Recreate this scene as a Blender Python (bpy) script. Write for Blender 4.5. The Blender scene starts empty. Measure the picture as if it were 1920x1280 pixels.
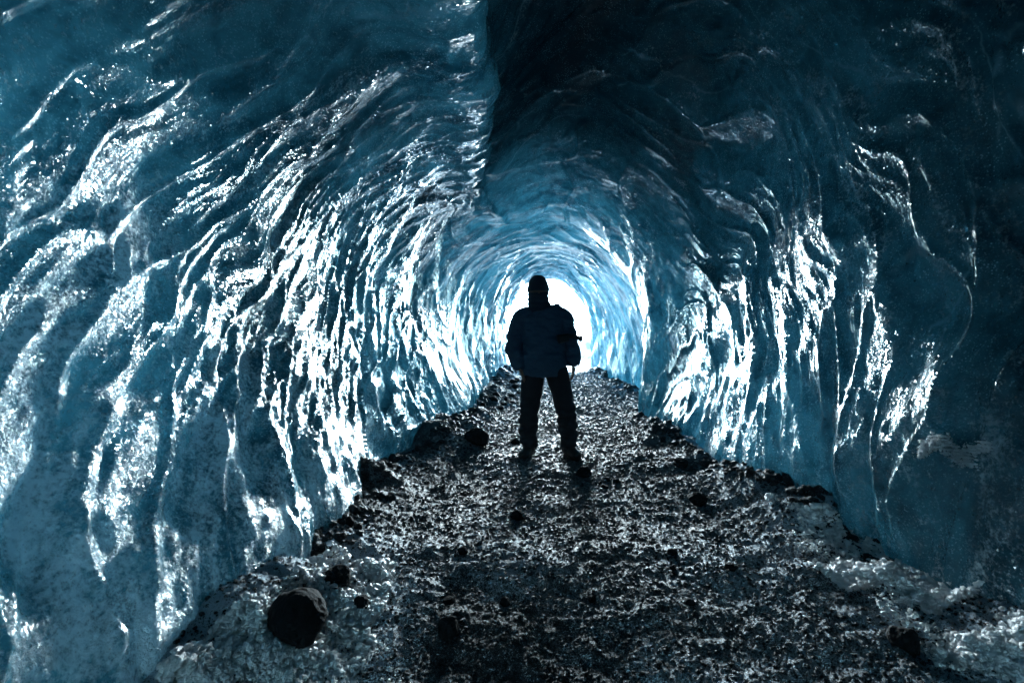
import bpy, bmesh, math, random
import numpy as np
from mathutils import Vector, Matrix

R = math.radians
random.seed(7)
rng = np.random.default_rng(7)
C = bpy.context.scene.collection
sc = bpy.context.scene

# ------------------------------------------------------------------ camera
CAMZ, FPX = 1.18, 853.0
cam_d = bpy.data.cameras.new("camera"); cam = bpy.data.objects.new("camera", cam_d); C.objects.link(cam)
cam.location = (0, 0, CAMZ); cam.rotation_euler = (R(90), 0, 0)
cam_d.lens = 16.0; cam_d.sensor_width = 36.0; cam_d.clip_start = 0.02; cam_d.clip_end = 3000
cam_d.dof.use_dof = True; cam_d.dof.focus_distance = 5.0; cam_d.dof.aperture_fstop = 4.0
sc.camera = cam

# ------------------------------------------------------------------ sky, sun, exposure
SUN_AZ, SUN_EL = R(3.5), R(7.5)
w = bpy.data.worlds.new("World"); sc.world = w; w.use_nodes = True
nt = w.node_tree; bg = nt.nodes['Background']
sky = nt.nodes.new('ShaderNodeTexSky'); sky.sky_type = 'NISHITA'; sky.sun_disc = False
sky.sun_elevation = SUN_EL; sky.sun_rotation = SUN_AZ; sky.dust_density = 0.3; sky.air_density = 1.0; sky.ozone_density = 3.0
hs = nt.nodes.new('ShaderNodeHueSaturation'); hs.inputs['Saturation'].default_value = 0.25; hs.inputs['Value'].default_value = 1.6
tint = nt.nodes.new('ShaderNodeMix'); tint.data_type = 'RGBA'; tint.blend_type = 'MULTIPLY'
tint.inputs[0].default_value = 1.0; tint.inputs[7].default_value = (0.52, 0.90, 1.10, 1)
nt.links.new(sky.outputs[0], hs.inputs['Color']); nt.links.new(hs.outputs[0], tint.inputs[6])
nt.links.new(tint.outputs[2], bg.inputs['Color'])
bg.inputs['Strength'].default_value = 0.15

sun_d = bpy.data.lights.new("sun", 'SUN'); sun = bpy.data.objects.new("sun", sun_d); C.objects.link(sun)
sun_d.energy = 1.5; sun_d.angle = R(21); sun_d.color = (0.80, 0.94, 1.0)
sdir = Vector((math.sin(SUN_AZ)*math.cos(SUN_EL), math.cos(SUN_AZ)*math.cos(SUN_EL), math.sin(SUN_EL)))
sun.rotation_euler = sdir.to_track_quat('Z', 'Y').to_euler()
sun.location = (0, 30, 20)

vs = sc.view_settings
vs.view_transform = 'Standard'; vs.look = 'None'; vs.gamma = 1; vs.exposure = 4.1; vs.use_curve_mapping = False
sc.cycles.max_bounces = 8; sc.cycles.diffuse_bounces = 4; sc.cycles.glossy_bounces = 4
sc.cycles.sample_clamp_indirect = 8.0
sc.cycles.caustics_refractive = False

# ------------------------------------------------------------------ helpers
def tag(o, label=None, cat=None, group=None, kind=None):
    for k, v in (('label', label), ('category', cat), ('group', group), ('kind', kind)):
        if v: o[k] = v
    return o

def px(x, y, Y):
    return Vector(((x-960)*Y/FPX, Y, CAMZ-(y-640)*Y/FPX))

def _hash(ix, iy, iz, seed):
    h = (ix*374761393 + iy*668265263 + iz*2147483647 + seed*974634777) & 0xFFFFFFFF
    h = ((h ^ (h >> 13))*1274126177) & 0xFFFFFFFF
    h = ((h ^ (h >> 16))*2246822519) & 0xFFFFFFFF
    return ((h ^ (h >> 15)) & 0xFFFFFF)/float(0xFFFFFF)

def noise(x, y, z=0.0, seed=0):            # value noise in -1..1
    x = np.asarray(x, float); y = np.asarray(y, float); z = np.asarray(z, float) + np.zeros_like(x)
    ix, iy, iz = np.floor(x).astype(np.int64), np.floor(y).astype(np.int64), np.floor(z).astype(np.int64)
    fx, fy, fz = x-ix, y-iy, z-iz
    u = fx*fx*fx*(fx*(fx*6-15)+10); v = fy*fy*fy*(fy*(fy*6-15)+10); t = fz*fz*fz*(fz*(fz*6-15)+10)
    r = 0
    for a in (0, 1):
        for b in (0, 1):
            for c in (0, 1):
                wgt = (u if a else 1-u)*(v if b else 1-v)*(t if c else 1-t)
                r = r + wgt*_hash(ix+a, iy+b, iz+c, seed)
    return r*2-1

def fbm(x, y, z=0.0, seed=0, octv=4, gain=0.5, lac=2.03):
    r, a = 0, 1.0
    x = np.asarray(x, float); y = np.asarray(y, float); z = np.asarray(z, float)
    for k in range(octv):
        r = r + a*noise(x, y, z, seed+k*17); a *= gain
        x, y, z = x*lac+3.1, y*lac+7.7, z*lac+1.3
    return r

def cells(x, y, seed=0, jit=0.9, k=9.0):   # smooth F1 distance of a jittered grid: cups with ridges between
    ix, iy = np.floor(x).astype(np.int64), np.floor(y).astype(np.int64)
    acc = 0
    for a in (-1, 0, 1):
        for b in (-1, 0, 1):
            cx, cy = ix+a, iy+b
            px_ = cx+0.5+jit*(_hash(cx, cy, 0, seed)-0.5); py_ = cy+0.5+jit*(_hash(cx, cy, 1, seed)-0.5)
            d2 = (x-px_)**2+(y-py_)**2
            acc = acc+np.exp(-k*d2*2.2)
    return -np.log(acc+1e-30)/(k*2.2)      # ~ d^2 of nearest, softly blended

def ridges(x, y, seed=0, jit=0.9, w=0.12):   # thin raised lines between stretched cells
    ix, iy = np.floor(x).astype(np.int64), np.floor(y).astype(np.int64)
    f1 = np.full(x.shape, 9.0); f2 = np.full(x.shape, 9.0)
    for a in (-1, 0, 1):
        for b in (-1, 0, 1):
            cx, cy = ix+a, iy+b
            d = np.hypot(x-(cx+0.5+jit*(_hash(cx, cy, 0, seed)-0.5)), y-(cy+0.5+jit*(_hash(cx, cy, 1, seed)-0.5)))
            f2 = np.minimum(f2, np.maximum(f1, d)); f1 = np.minimum(f1, d)
    return np.exp(-((f2-f1)/w)**2)

def sstep(a, b, x):
    t = np.clip((x-a)/(b-a), 0, 1); return t*t*(3-2*t)

def mesh_np(name, verts, faces, mat=None, parent=None, normals=None, smooth=True):
    me = bpy.data.meshes.new(name)
    verts = np.ascontiguousarray(verts, dtype=np.float32); faces = np.ascontiguousarray(faces, dtype=np.int32)
    n, m, k = len(verts), len(faces), faces.shape[1]
    me.vertices.add(n); me.vertices.foreach_set('co', verts.ravel())
    me.loops.add(m*k); me.loops.foreach_set('vertex_index', faces.ravel())
    me.polygons.add(m); me.polygons.foreach_set('loop_start', np.arange(0, m*k, k, dtype=np.int32))
    me.polygons.foreach_set('loop_total', np.full(m, k, dtype=np.int32))
    me.polygons.foreach_set('use_smooth', np.full(m, smooth))
    me.update(calc_edges=True)
    if normals is not None: me.normals_split_custom_set_from_vertices(normals.astype(np.float32).tolist())
    if mat: me.materials.append(mat)
    o = bpy.data.objects.new(name, me); C.objects.link(o)
    if parent: o.parent = parent
    return o

def grid_faces(nu, nv, off=0):
    i = np.arange(nu-1)[:, None]*nv+np.arange(nv-1)[None, :]
    f = np.stack([i, i+1, i+nv+1, i+nv], -1).reshape(-1, 4)
    return f+off

# ------------------------------------------------------------------ materials
def newmat(name):
    m = bpy.data.materials.new(name); m.use_nodes = True
    t = m.node_tree; t.nodes.clear()
    out = t.nodes.new('ShaderNodeOutputMaterial')
    return m, t, out

class NB:
    def __init__(s, t): s.t = t
    def n(s, typ, **kw):
        nd = s.t.nodes.new(typ)
        for k, v in kw.items():
            if k.startswith('i_'):
                key = k[2:]; key = int(key) if key.isdigit() else key.replace('_', ' ')
                if isinstance(v, bpy.types.NodeSocket): s.t.links.new(v, nd.inputs[key])
                else: nd.inputs[key].default_value = v
            else: setattr(nd, k, v)
        return nd
    def math(s, op, a, b=0.0, c=0.0, clamp=False):
        nd = s.n('ShaderNodeMath', operation=op, i_0=a, i_1=b, i_2=c); nd.use_clamp = clamp; return nd.outputs[0]
    def noise(s, vec, scale, detail=3, rough=0.55, dist=0.0):
        return s.n('ShaderNodeTexNoise', i_Vector=vec, i_Scale=scale, i_Detail=detail, i_Roughness=rough, i_Distortion=dist).outputs[0]
    def rng(s, v, a, b, c=0.0, d=1.0, interp='SMOOTHSTEP'):
        nd = s.n('ShaderNodeMapRange', interpolation_type=interp)
        s.t.links.new(v, nd.inputs[0])
        for k, q in zip((1, 2, 3, 4), (a, b, c, d)): nd.inputs[k].default_value = q
        return nd.outputs[0]
    def mixc(s, f, a, b, mode='MIX'):
        nd = s.n('ShaderNodeMix', data_type='RGBA', blend_type=mode)
        for idx, v in ((0, f), (6, a), (7, b)):
            if isinstance(v, bpy.types.NodeSocket): s.t.links.new(v, nd.inputs[idx])
            else: nd.inputs[idx].default_value = v
        return nd.outputs[2]
    def attr(s, name):
        return s.n('ShaderNodeAttribute', attribute_name=name).outputs['Fac']
    def bump(s, h, dist, strength=1.0, normal=None):
        nd = s.n('ShaderNodeBump', i_Height=h, i_Distance=dist, i_Strength=strength)
        if normal: s.t.links.new(normal, nd.inputs['Normal'])
        return nd.outputs[0]

def make_ice():
    m, t, out = newmat("glacier_ice"); b = NB(t)
    tc = b.n('ShaderNodeTexCoord').outputs['Object']
    uv = b.n('ShaderNodeUVMap', uv_map='flow').outputs[0]          # metres along the flow and around the arch
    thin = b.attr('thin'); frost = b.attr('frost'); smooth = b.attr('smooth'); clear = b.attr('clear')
    geo = b.n('ShaderNodeNewGeometry').outputs['Normal']
    st = b.n('ShaderNodeMapping', i_Vector=uv, i_Scale=(1.0, 0.28, 1.0)).outputs[0]
    # body: milky, bubbly and clear bands
    n1 = b.noise(st, 2.2, 6, 0.66, 0.8); n2 = b.noise(tc, 7.0, 6, 0.7, 0.6)
    mval = b.math('ADD', b.math('MULTIPLY', n1, 0.6), b.math('MULTIPLY', n2, 0.4))
    milky = b.rng(mval, 0.38, 0.66)
    deep = b.mixc(milky, (0.004, 0.040, 0.062, 1), (0.060, 0.255, 0.325, 1))
    deep = b.mixc(b.math('MULTIPLY', clear, 0.9), deep, (0.003, 0.018, 0.028, 1))  # 'clear' paints the shade of roof and upper walls into the ice colour
    fn = b.noise(tc, 5.5, 7, 0.72, 0.5); fn2 = b.noise(st, 5.0, 5, 0.65, 0.5)
    fg = b.math('MULTIPLY', b.math('SUBTRACT', b.noise(tc, 55, 4, 0.7), 0.5), 0.42)
    fr = b.rng(b.math('ADD', b.math('ADD', b.math('ADD', b.math('MULTIPLY', fn, 0.45), fg), b.math('MULTIPLY', fn2, 0.55)), b.math('MULTIPLY', frost, 0.10)), 0.54, 0.72)
    bub = b.n('ShaderNodeTexVoronoi', feature='F1', i_Vector=tc, i_Scale=70.0, i_Randomness=1.0).outputs['Distance']
    bubm = b.math('MULTIPLY', b.rng(bub, 0.16, 0.30, 1.0, 0.0), b.rng(n2, 0.42, 0.6))
    col = b.mixc(b.math('MULTIPLY', bubm, 0.6), deep, (0.32, 0.52, 0.60, 1))
    spk = b.math('MULTIPLY', b.rng(b.noise(tc, 95, 4, 0.75), 0.56, 0.64), b.rng(b.noise(tc, 3.1, 5, 0.7), 0.40, 0.56))
    spk = b.math('MULTIPLY', spk, b.math('SUBTRACT', 1.0, b.math('MAXIMUM', clear, b.math('MULTIPLY', smooth, 0.8))))
    col = b.mixc(b.math('MULTIPLY', spk, 0.65), col, (0.50, 0.70, 0.78, 1))
    col = b.mixc(b.math('MULTIPLY', fr, b.math('SUBTRACT', 1.0, b.math('MULTIPLY', clear, 0.8))), col, (0.66, 0.80, 0.86, 1))
    vor = b.n('ShaderNodeTexVoronoi', feature='DISTANCE_TO_EDGE', i_Vector=b.n('ShaderNodeMapping', i_Vector=b.mixc(0.12, uv, b.n('ShaderNodeTexNoise', i_Vector=uv, i_Scale=3.0, i_Detail=4).outputs['Color']), i_Scale=(1.9, 0.6, 1)).outputs[0], i_Scale=1.0, i_Randomness=1.0).outputs['Distance']
    crack = b.math('MULTIPLY', b.rng(vor, 0.0, 0.012, 1.0, 0.0), b.rng(n1, 0.5, 0.62, 0, 1))
    col = b.mixc(b.math('MULTIPLY', crack, 0.3), col, (0.30, 0.45, 0.53, 1))
    # relief
    g1 = b.noise(tc, 38, 3, 0.6, 0.3); g2 = b.noise(tc, 130, 2, 0.6)
    rip = b.noise(b.n('ShaderNodeMapping', i_Vector=uv, i_Scale=(34, 4, 1)).outputs[0], 1.0, 3, 0.55, 0.8)
    grainy = b.math('MULTIPLY', b.rng(b.noise(tc, 1.9, 4, 0.65), 0.36, 0.60), b.math('SUBTRACT', 1.0, b.math('MULTIPLY', smooth, 0.85)))
    bb = b.bump(b.math('MULTIPLY', g1, b.math('ADD', 0.2, b.math('ADD', grainy, b.math('MULTIPLY', fr, 1.2)))), 0.008)
    bb = b.bump(b.math('MULTIPLY', g2, b.math('ADD', b.math('ADD', 0.1, grainy), fr)), 0.0022, 1.0, bb)
    cb = b.bump(b.math('MULTIPLY', rip, b.math('SUBTRACT', 1.0, b.math('MULTIPLY', smooth, 0.7))), 0.0065)
    cb = b.bump(b.math('MULTIPLY', g1, b.math('ADD', 0.10, b.math('MULTIPLY', grainy, 0.7))), 0.0035, 1.0, cb)
    # hoar crystals: tiny facets each tilted its own way
    def crystals(scale, tilt, normal, lo, hi, rad=0.32, mask=None):
        v = b.n('ShaderNodeTexVoronoi', feature='F1', i_Vector=tc, i_Scale=scale, i_Randomness=1.0)
        d = b.n('ShaderNodeVectorMath', operation='SUBTRACT', i_0=v.outputs['Color'], i_1=(0.5, 0.5, 0.5)).outputs[0]
        k = b.math('MULTIPLY', b.rng(v.outputs['Distance'], rad-0.02, rad+0.02, 1.0, 0.0), b.rng(b.noise(tc, 4.3, 4, 0.7), lo, hi))
        k = b.math('MULTIPLY', k, b.math('SUBTRACT', 1.0, b.math('MULTIPLY', smooth, 0.5)))
        if mask is not None: k = b.math('MULTIPLY', k, mask)
        d = b.n('ShaderNodeVectorMath', operation='ADD', i_0=d, i_1=(0.0, 0.36/tilt, 0.0)).outputs[0]
        d = b.n('ShaderNodeVectorMath', operation='SCALE', i_0=d, i_Scale=b.math('MULTIPLY', k, tilt)).outputs[0]
        s_ = b.n('ShaderNodeVectorMath', operation='ADD', i_0=normal, i_1=d).outputs[0]
        return b.n('ShaderNodeVectorMath', operation='NORMALIZE', i_0=s_).outputs[0]
    cb = crystals(48.0, 0.65, cb, 0.40, 0.50)
    cb = crystals(100.0, 0.65, cb, 0.42, 0.50)
    cb = crystals(30.0, 0.65, cb, 0.44, 0.50, 0.16)
    bands = b.rng(b.math('ADD', b.noise(b.n('ShaderNodeMapping', i_Vector=uv, i_Scale=(3.4, 0.9, 1)).outputs[0], 1.0, 5, 0.7, 0.4), b.math('MULTIPLY', b.math('SUBTRACT', b.noise(tc, 16, 4, 0.7), 0.5), 0.5)), 0.53, 0.60)
    cb = crystals(52.0, 0.55, cb, 0.0, 0.01, 0.7, b.math('MULTIPLY', bands, b.rng(frost, 0.15, 0.6)))
    cb = crystals(135.0, 0.55, cb, 0.0, 0.01, 0.7, b.math('MULTIPLY', bands, b.rng(frost, 0.1, 0.5)))
    df = b.n('ShaderNodeBsdfDiffuse', i_Color=col, i_Roughness=0.3, i_Normal=bb)
    tcol = b.mixc(milky, (0.008, 0.090, 0.130, 1), (0.11, 0.38, 0.45, 1))
    tcol = b.mixc(b.math('MULTIPLY', bubm, 0.35), tcol, (0.35, 0.62, 0.70, 1))
    tcol = b.mixc(b.math('MULTIPLY', fr, 0.7), tcol, (0.34, 0.58, 0.66, 1))
    tl = b.n('ShaderNodeBsdfTranslucent', i_Color=tcol, i_Normal=bb)
    body = b.n('ShaderNodeMixShader', i_0=b.math('MULTIPLY', thin, 0.5), i_1=df.outputs[0], i_2=tl.outputs[0])
    gr_ = b.n('ShaderNodeBsdfAnisotropic', i_Color=(1, 1, 1, 1), i_Roughness=0.28, i_Normal=bb)
    body = b.n('ShaderNodeMixShader', i_0=b.math('MULTIPLY', b.math('SUBTRACT', 1.0, smooth), b.math('ADD', 0.03, b.math('MULTIPLY', fr, 0.26))), i_1=body.outputs[0], i_2=gr_.outputs[0])
    F = b.n('ShaderNodeFresnel', i_IOR=1.31, i_Normal=cb).outputs[0]
    F = b.math('MULTIPLY', b.math('MINIMUM', F, 0.45), b.math('SUBTRACT', 1.0, b.math('MULTIPLY', smooth, 0.82)))
    gl = b.n('ShaderNodeBsdfAnisotropic', i_Color=(1, 1, 1, 1), i_Normal=cb)
    t.links.new(b.math('SUBTRACT', 0.085, b.math('MULTIPLY', smooth, 0.055)), gl.inputs['Roughness'])
    mx = b.n('ShaderNodeMixShader', i_0=F, i_1=body.outputs[0], i_2=gl.outputs[0])
    t.links.new(mx.outputs[0], out.inputs[0])
    return m

def make_ground():
    m, t, out = newmat("volcanic_gravel"); b = NB(t)
    tc = b.n('ShaderNodeTexCoord').outputs['Object']
    snow = b.attr('snow')
    n1 = b.noise(tc, 150, 4, 0.7); n2 = b.noise(tc, 16, 4, 0.65); n3 = b.noise(tc, 300, 2, 0.6)
    f = b.math('ADD', b.math('ADD', b.math('MULTIPLY', n1, 0.62), b.math('MULTIPLY', n2, 0.13)), b.math('MULTIPLY', n3, 0.28))
    fr = b.rng(b.math('ADD', f, b.math('MULTIPLY', snow, 0.16)), 0.58, 0.65)
    col = b.mixc(n2, (0.006, 0.008, 0.011, 1), (0.028, 0.033, 0.040, 1))
    col = b.mixc(fr, col, (0.46, 0.63, 0.77, 1))
    bb = b.bump(n2, 0.010); bb = b.bump(n1, 0.012, 1.0, bb); bb = b.bump(n3, 0.003, 1.0, bb)
    p = b.n('ShaderNodeBsdfPrincipled', i_Base_Color=col, i_Normal=bb, i_Roughness=0.55, i_IOR=1.4)
    t.links.new(p.outputs[0], out.inputs[0])
    return m

def make_stone():
    m, t, out = newmat("black_basalt"); b = NB(t)
    tc = b.n('ShaderNodeTexCoord').outputs['Object']
    n1 = b.noise(tc, 14, 5, 0.65); n2 = b.noise(tc, 90, 3, 0.6)
    col = b.mixc(n1, (0.004, 0.005, 0.006, 1), (0.014, 0.016, 0.019, 1))
    bb = b.bump(n1, 0.02); bb = b.bump(n2, 0.003, 1.0, bb)
    p = b.n('ShaderNodeBsdfPrincipled', i_Base_Color=col, i_Normal=bb, i_Roughness=0.9, i_Specular_IOR_Level=0.15)
    t.links.new(p.outputs[0], out.inputs[0])
    return m

def make_snow():
    m, t, out = newmat("crusty_snow"); b = NB(t)
    tc = b.n('ShaderNodeTexCoord').outputs['Object']
    n1 = b.noise(tc, 60, 4, 0.7); n2 = b.noise(tc, 220, 2, 0.6)
    col = b.mixc(b.rng(n1, 0.3, 0.55), (0.76, 0.82, 0.86, 1), (0.93, 0.95, 0.97, 1))
    bb = b.bump(n1, 0.010); bb = b.bump(n2, 0.003, 1.0, bb)
    p = b.n('ShaderNodeBsdfPrincipled', i_Base_Color=col, i_Normal=bb, i_Roughness=0.35, i_Specular_IOR_Level=0.9)
    tl = b.n('ShaderNodeBsdfTranslucent', i_Color=(0.80, 0.90, 0.95, 1), i_Normal=bb)
    mx = b.n('ShaderNodeMixShader', i_0=0.10, i_1=p.outputs[0], i_2=tl.outputs[0])
    t.links.new(mx.outputs[0], out.inputs[0])
    return m

ICE, GRAVEL, STONE, SNOW = make_ice(), make_ground(), make_stone(), make_snow()

# ------------------------------------------------------------------ ground
def lerp_tab(x, xs, ys): return np.interp(x, xs, ys)
# where the ice meets the gravel, measured along the cave (depth: x)
LY = [-5, 0.0, 1.0, 1.57, 2.05, 2.3, 2.8, 3.1, 3.7, 4.2, 4.6, 5.2, 5.9, 7.2, 9.0, 10.5, 12, 14]
LX = [-1.3, -1.45, -1.30, -1.16, -1.02, -1.0, -1.02, -1.0, -1.22, -1.20, -0.95, -0.78, -0.66, -0.55, -0.47, -0.42, -0.25, -0.05]
RY = [-5, 0.0, 1.0, 1.83, 2.34, 2.8, 3.4, 3.8, 4.4, 5.2, 6.3, 7.2, 7.6, 8.6, 10.5, 12, 14]
RX = [1.9, 2.0, 2.05, 2.06, 2.03, 1.96, 1.88, 1.76, 1.77, 1.80, 1.90, 2.02, 2.50, 2.62, 2.42, 2.42, 2.45]
def ground_h(X, Y, fine=True):
    base = 0.27*sstep(7, 14, Y)*1.0
    lx, rx = lerp_tab(Y, LY, LX), lerp_tab(Y, RY, RX)
    ev = 1+0.65*noise(X*0.6, Y*1.7, 0, 55)+0.5*noise(X*2, Y*4.6, 0, 56)
    edge = (sstep(0.55, 0.0, X-lx)*0.12+sstep(0.6, 0.0, rx-X)*0.12)*ev
    inside = sstep(16, 13.5, Y)
    h = base+edge*inside
    out = sstep(14.5, 24, Y)
    h = h+out*(1.0*sstep(1.5, 3.0, X*20/np.maximum(Y, 20))-0.15*sstep(2, -3, X))*sstep(140, 30, Y)
    h = h+0.035*fbm(X*0.9, Y*0.9, 0, 3, 3)
    if fine:
        amp = sstep(60, 10, Y)*0.9+0.1
        h = h+amp*(0.018*np.abs(fbm(X*4.0, Y*4.0, 0, 5, 3))+0.008*fbm(X*14, Y*14, 0, 9, 2)+0.003*fbm(X*42, Y*42, 0, 11, 2)+0.006*fbm(X*95, Y*95, 0, 13, 1))
        left = sstep(0.9, 0.0, X-lx)*sstep(7, 12, Y)*inside
        h = h+0.10*left*np.abs(fbm(X*3.5, Y*2.5, 0, 21, 3))
        bank = out*sstep(2.0, 3.2, X)*sstep(60, 20, Y)
        h = h+0.22*bank*fbm(X*2.0, Y*1.2, 0, 31, 4)
    return h

def nonuni(dense, far_lo, far_hi, g=1.25):
    lo, hi, a, b_ = dense[0], dense[-1], [], []
    s = dense[1]-dense[0]; x = lo
    while x > far_lo: x -= s; s *= g; a.append(x)
    s = dense[-1]-dense[-2]; x = hi
    while x < far_hi: x += s; s *= g; b_.append(x)
    return np.array(a[::-1]+list(dense)+b_)

yd = [1.2]
while yd[-1] < 18: yd.append(yd[-1]+0.0035*yd[-1]+0.0015)
YY = nonuni(yd, -900, 1500, 1.22); XX = nonuni(np.linspace(-1.9, 3.0, 720), -900, 900, 1.22)
gx, gy = np.meshgrid(XX, YY)                    # rows = Y
gz = ground_h(gx, gy)
gv = np.stack([gx, gy, gz], -1).reshape(-1, 3)
gf = grid_faces(len(YY), len(XX))
ground = mesh_np('ground', gv, gf, GRAVEL); tag(ground, kind='structure')
lx, rx = lerp_tab(gy, LY, LX), lerp_tab(gy, RY, RX)
sn = 1.1*sstep(0.9, 0.2, gx-lx)*sstep(3.0, 2.2, gy)+1.0*sstep(0.75, 0.0, rx-gx)*sstep(4.6, 2.4, gy)+0.5*sstep(0.18, 0.0, rx-gx)+0.15*sstep(4, 8, gy)+0.9*sstep(8.5, 15, gy)
sn = sn+0.35*sstep(0.9, -0.6, gy*0-0.0+np.abs(gx-1.2)-0.4)*sstep(4, 1.6, gy)
sn = sn+0.34*sstep(6, 3, gy)-1.3*sstep(14.3, 15.5, gy)*sstep(1.2, 2.2, gx)
sn = np.clip(sn+0.35*fbm(gx*1.7, gy*1.7, 0, 77, 3), -0.4, 1.1)
a = ground.data.attributes.new('snow', 'FLOAT', 'POINT'); a.data.foreach_set('value', sn.astype(np.float32).ravel())

# ------------------------------------------------------------------ ice cave shell
# rings: depth -> control points (x, z) from the left foot over the roof to the right foot
RINGS = {
 -5.0: [(-1.3,-.3),(-1.4,.3),(-1.5,1.0),(-1.3,1.8),(-0.9,2.4),(-0.4,2.7),(-0.2,2.8),(0.0,3.0),(0.6,3.2),(1.4,2.8),(1.9,2.0),(2.0,1.1),(1.95,.4),(1.9,-.3)],
0.3: [(-1.30,-.3),(-1.38,.3),(-1.50,1.0),(-1.55,1.8),(-1.42,2.6),(-1.0,3.15),(-0.25,3.25),(-0.12,3.7),(0.6,4.4),(1.7,4.0),(2.15,3.0),(2.2,1.9),(2.05,.7),(1.9,-.3)],
1.6: [(-1.02,-.3),(-1.10,.25),(-1.45,1.0),(-1.55,1.8),(-1.42,2.5),(-0.95,3.0),(-0.20,3.10),(-0.10,3.6),(0.7,4.4),(1.7,3.9),(2.08,2.9),(2.16,1.8),(2.02,.6),(1.90,-.3)],
2.6: [(-0.90,-.3),(-0.98,.25),(-1.38,1.1),(-1.50,1.8),(-1.34,2.45),(-0.85,2.95),(-0.21,3.10),(-0.12,3.6),(0.7,4.3),(1.6,3.75),(2.0,2.8),(2.13,1.8),(1.96,.6),(1.84,-.3)],
4.2: [(-1.12,-.3),(-1.16,.25),(-1.35,1.1),(-1.42,1.8),(-1.20,2.45),(-0.75,2.9),(-0.29,3.05),(-0.20,3.5),(0.6,4.0),(1.4,3.5),(1.95,2.7),(2.12,1.8),(2.0,.6),(1.72,-.3)],
 5.9: [(-0.62,-.3),(-0.92,.35),(-1.22,1.1),(-1.27,1.8),(-1.06,2.4),(-0.68,2.8),(-0.36,2.98),(-0.24,3.2),(0.5,3.55),(1.2,3.25),(1.78,2.6),(2.07,1.8),(2.04,.8),(1.85,-.3)],
 7.4: [(-0.53,-.3),(-0.76,.35),(-1.02,1.1),(-1.07,1.8),(-0.88,2.4),(-0.45,2.8),(-0.05,3.02),(0.15,3.10),(0.65,3.25),(1.2,3.1),(1.72,2.6),(2.02,1.9),(2.12,.9),(2.08,-.3)],
 8.0: [(-0.50,-.3),(-0.68,.35),(-0.95,1.1),(-0.98,1.8),(-0.76,2.43),(-0.33,2.83),(0.08,3.04),(0.33,3.11),(0.78,3.2),(1.3,3.04),(1.88,2.52),(2.27,1.9),(2.52,.9),(2.5,-.3)],
 8.6: [(-0.48,-.3),(-0.65,.35),(-0.86,1.1),(-0.88,1.8),(-0.66,2.45),(-0.22,2.85),(0.2,3.05),(0.5,3.12),(0.9,3.15),(1.4,3.0),(1.95,2.5),(2.35,1.9),(2.62,.9),(2.62,-.3)],
 10.5:[(-0.42,-.2),(-0.50,.4),(-0.56,1.1),(-0.52,1.8),(-0.32,2.4),(0.02,2.85),(0.4,3.08),(0.7,3.16),(1.1,3.16),(1.55,3.0),(2.0,2.55),(2.4,1.9),(2.58,1.0),(2.45,-.2)],
 12.5:[(-0.20,-.2),(-0.26,.4),(-0.28,1.1),(-0.24,1.8),(-0.05,2.4),(0.28,2.85),(0.65,3.12),(0.95,3.22),(1.25,3.24),(1.6,3.1),(2.0,2.65),(2.35,2.0),(2.50,1.1),(2.45,-.2)],
 14.2:[(-0.05,-.2),(-0.12,.4),(-0.15,1.1),(-0.10,1.8),(0.08,2.4),(0.38,2.9),(0.75,3.05),(1.0,3.12),(1.3,3.12),(1.65,3.0),(2.03,2.6),(2.32,2.1),(2.46,1.2),(2.45,-.2)],
}
ry = np.array(sorted(RINGS)); rp = np.array([RINGS[k] for k in ry])       # (K, 14, 2)

def catmull(ts, P, t):      # nonuniform cubic hermite along axis 0
    m = np.zeros_like(P)
    d = np.diff(P, axis=0)/np.diff(ts).reshape(-1, *([1]*(P.ndim-1)))
    h = np.diff(ts).reshape(-1, *([1]*(P.ndim-1)))
    m[1:-1] = (d[:-1]*h[1:]+d[1:]*h[:-1])/(h[:-1]+h[1:]); m[0] = d[0]; m[-1] = d[-1]
    i = np.clip(np.searchsorted(ts, t, side='right')-1, 0, len(ts)-2)
    hh = (ts[i+1]-ts[i]); u = (t-ts[i])/hh
    sh = (-1,)+(1,)*(P.ndim-1)
    u = u.reshape(sh); hh = hh.reshape(sh)
    return (2*u**3-3*u**2+1)*P[i]+(u**3-2*u**2+u)*hh*m[i]+(-2*u**3+3*u**2)*P[i+1]+(u**3-u**2)*hh*m[i+1]

ys = list(np.linspace(-5, 0.2, 60))
while ys[-1] < 14.2: ys.append(ys[-1]+max(0.012, 0.0058*ys[-1]))
ys[-1] = 14.2; ys = np.array(ys); NU = len(ys)
rings = catmull(ry, rp, ys)                               # (NU, 14, 2)
NV = 1180
kt = np.arange(14.0)
seg = np.array([.9, .9, .9, .9, .8, .8, .4, .8, 1., 1., 1., 1., 1.])    # arc lengths of the segments give the sampling
dens = np.concatenate([[0], np.cumsum(seg)]); dens /= dens[-1]
tv = np.interp(np.linspace(0, 1, NV), dens, kt)
sec = catmull(kt, rings.transpose(1, 0, 2), tv)           # (NV, NU, 2)
sx, sz = sec[..., 0].T.copy(), sec[..., 1].T.copy()       # (NU, NV)
sy = np.repeat(ys[:, None], NV, 1)
T = np.repeat(tv[None, :], NU, 0)
P = np.stack([sx, sy, sz], -1)
def gnormals(P):
    du = np.gradient(P, axis=0); dv = np.gradient(P, axis=1)
    n = np.cross(dv, du); n /= np.linalg.norm(n, axis=-1, keepdims=True)+1e-12
    return n
N = gnormals(P)
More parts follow.
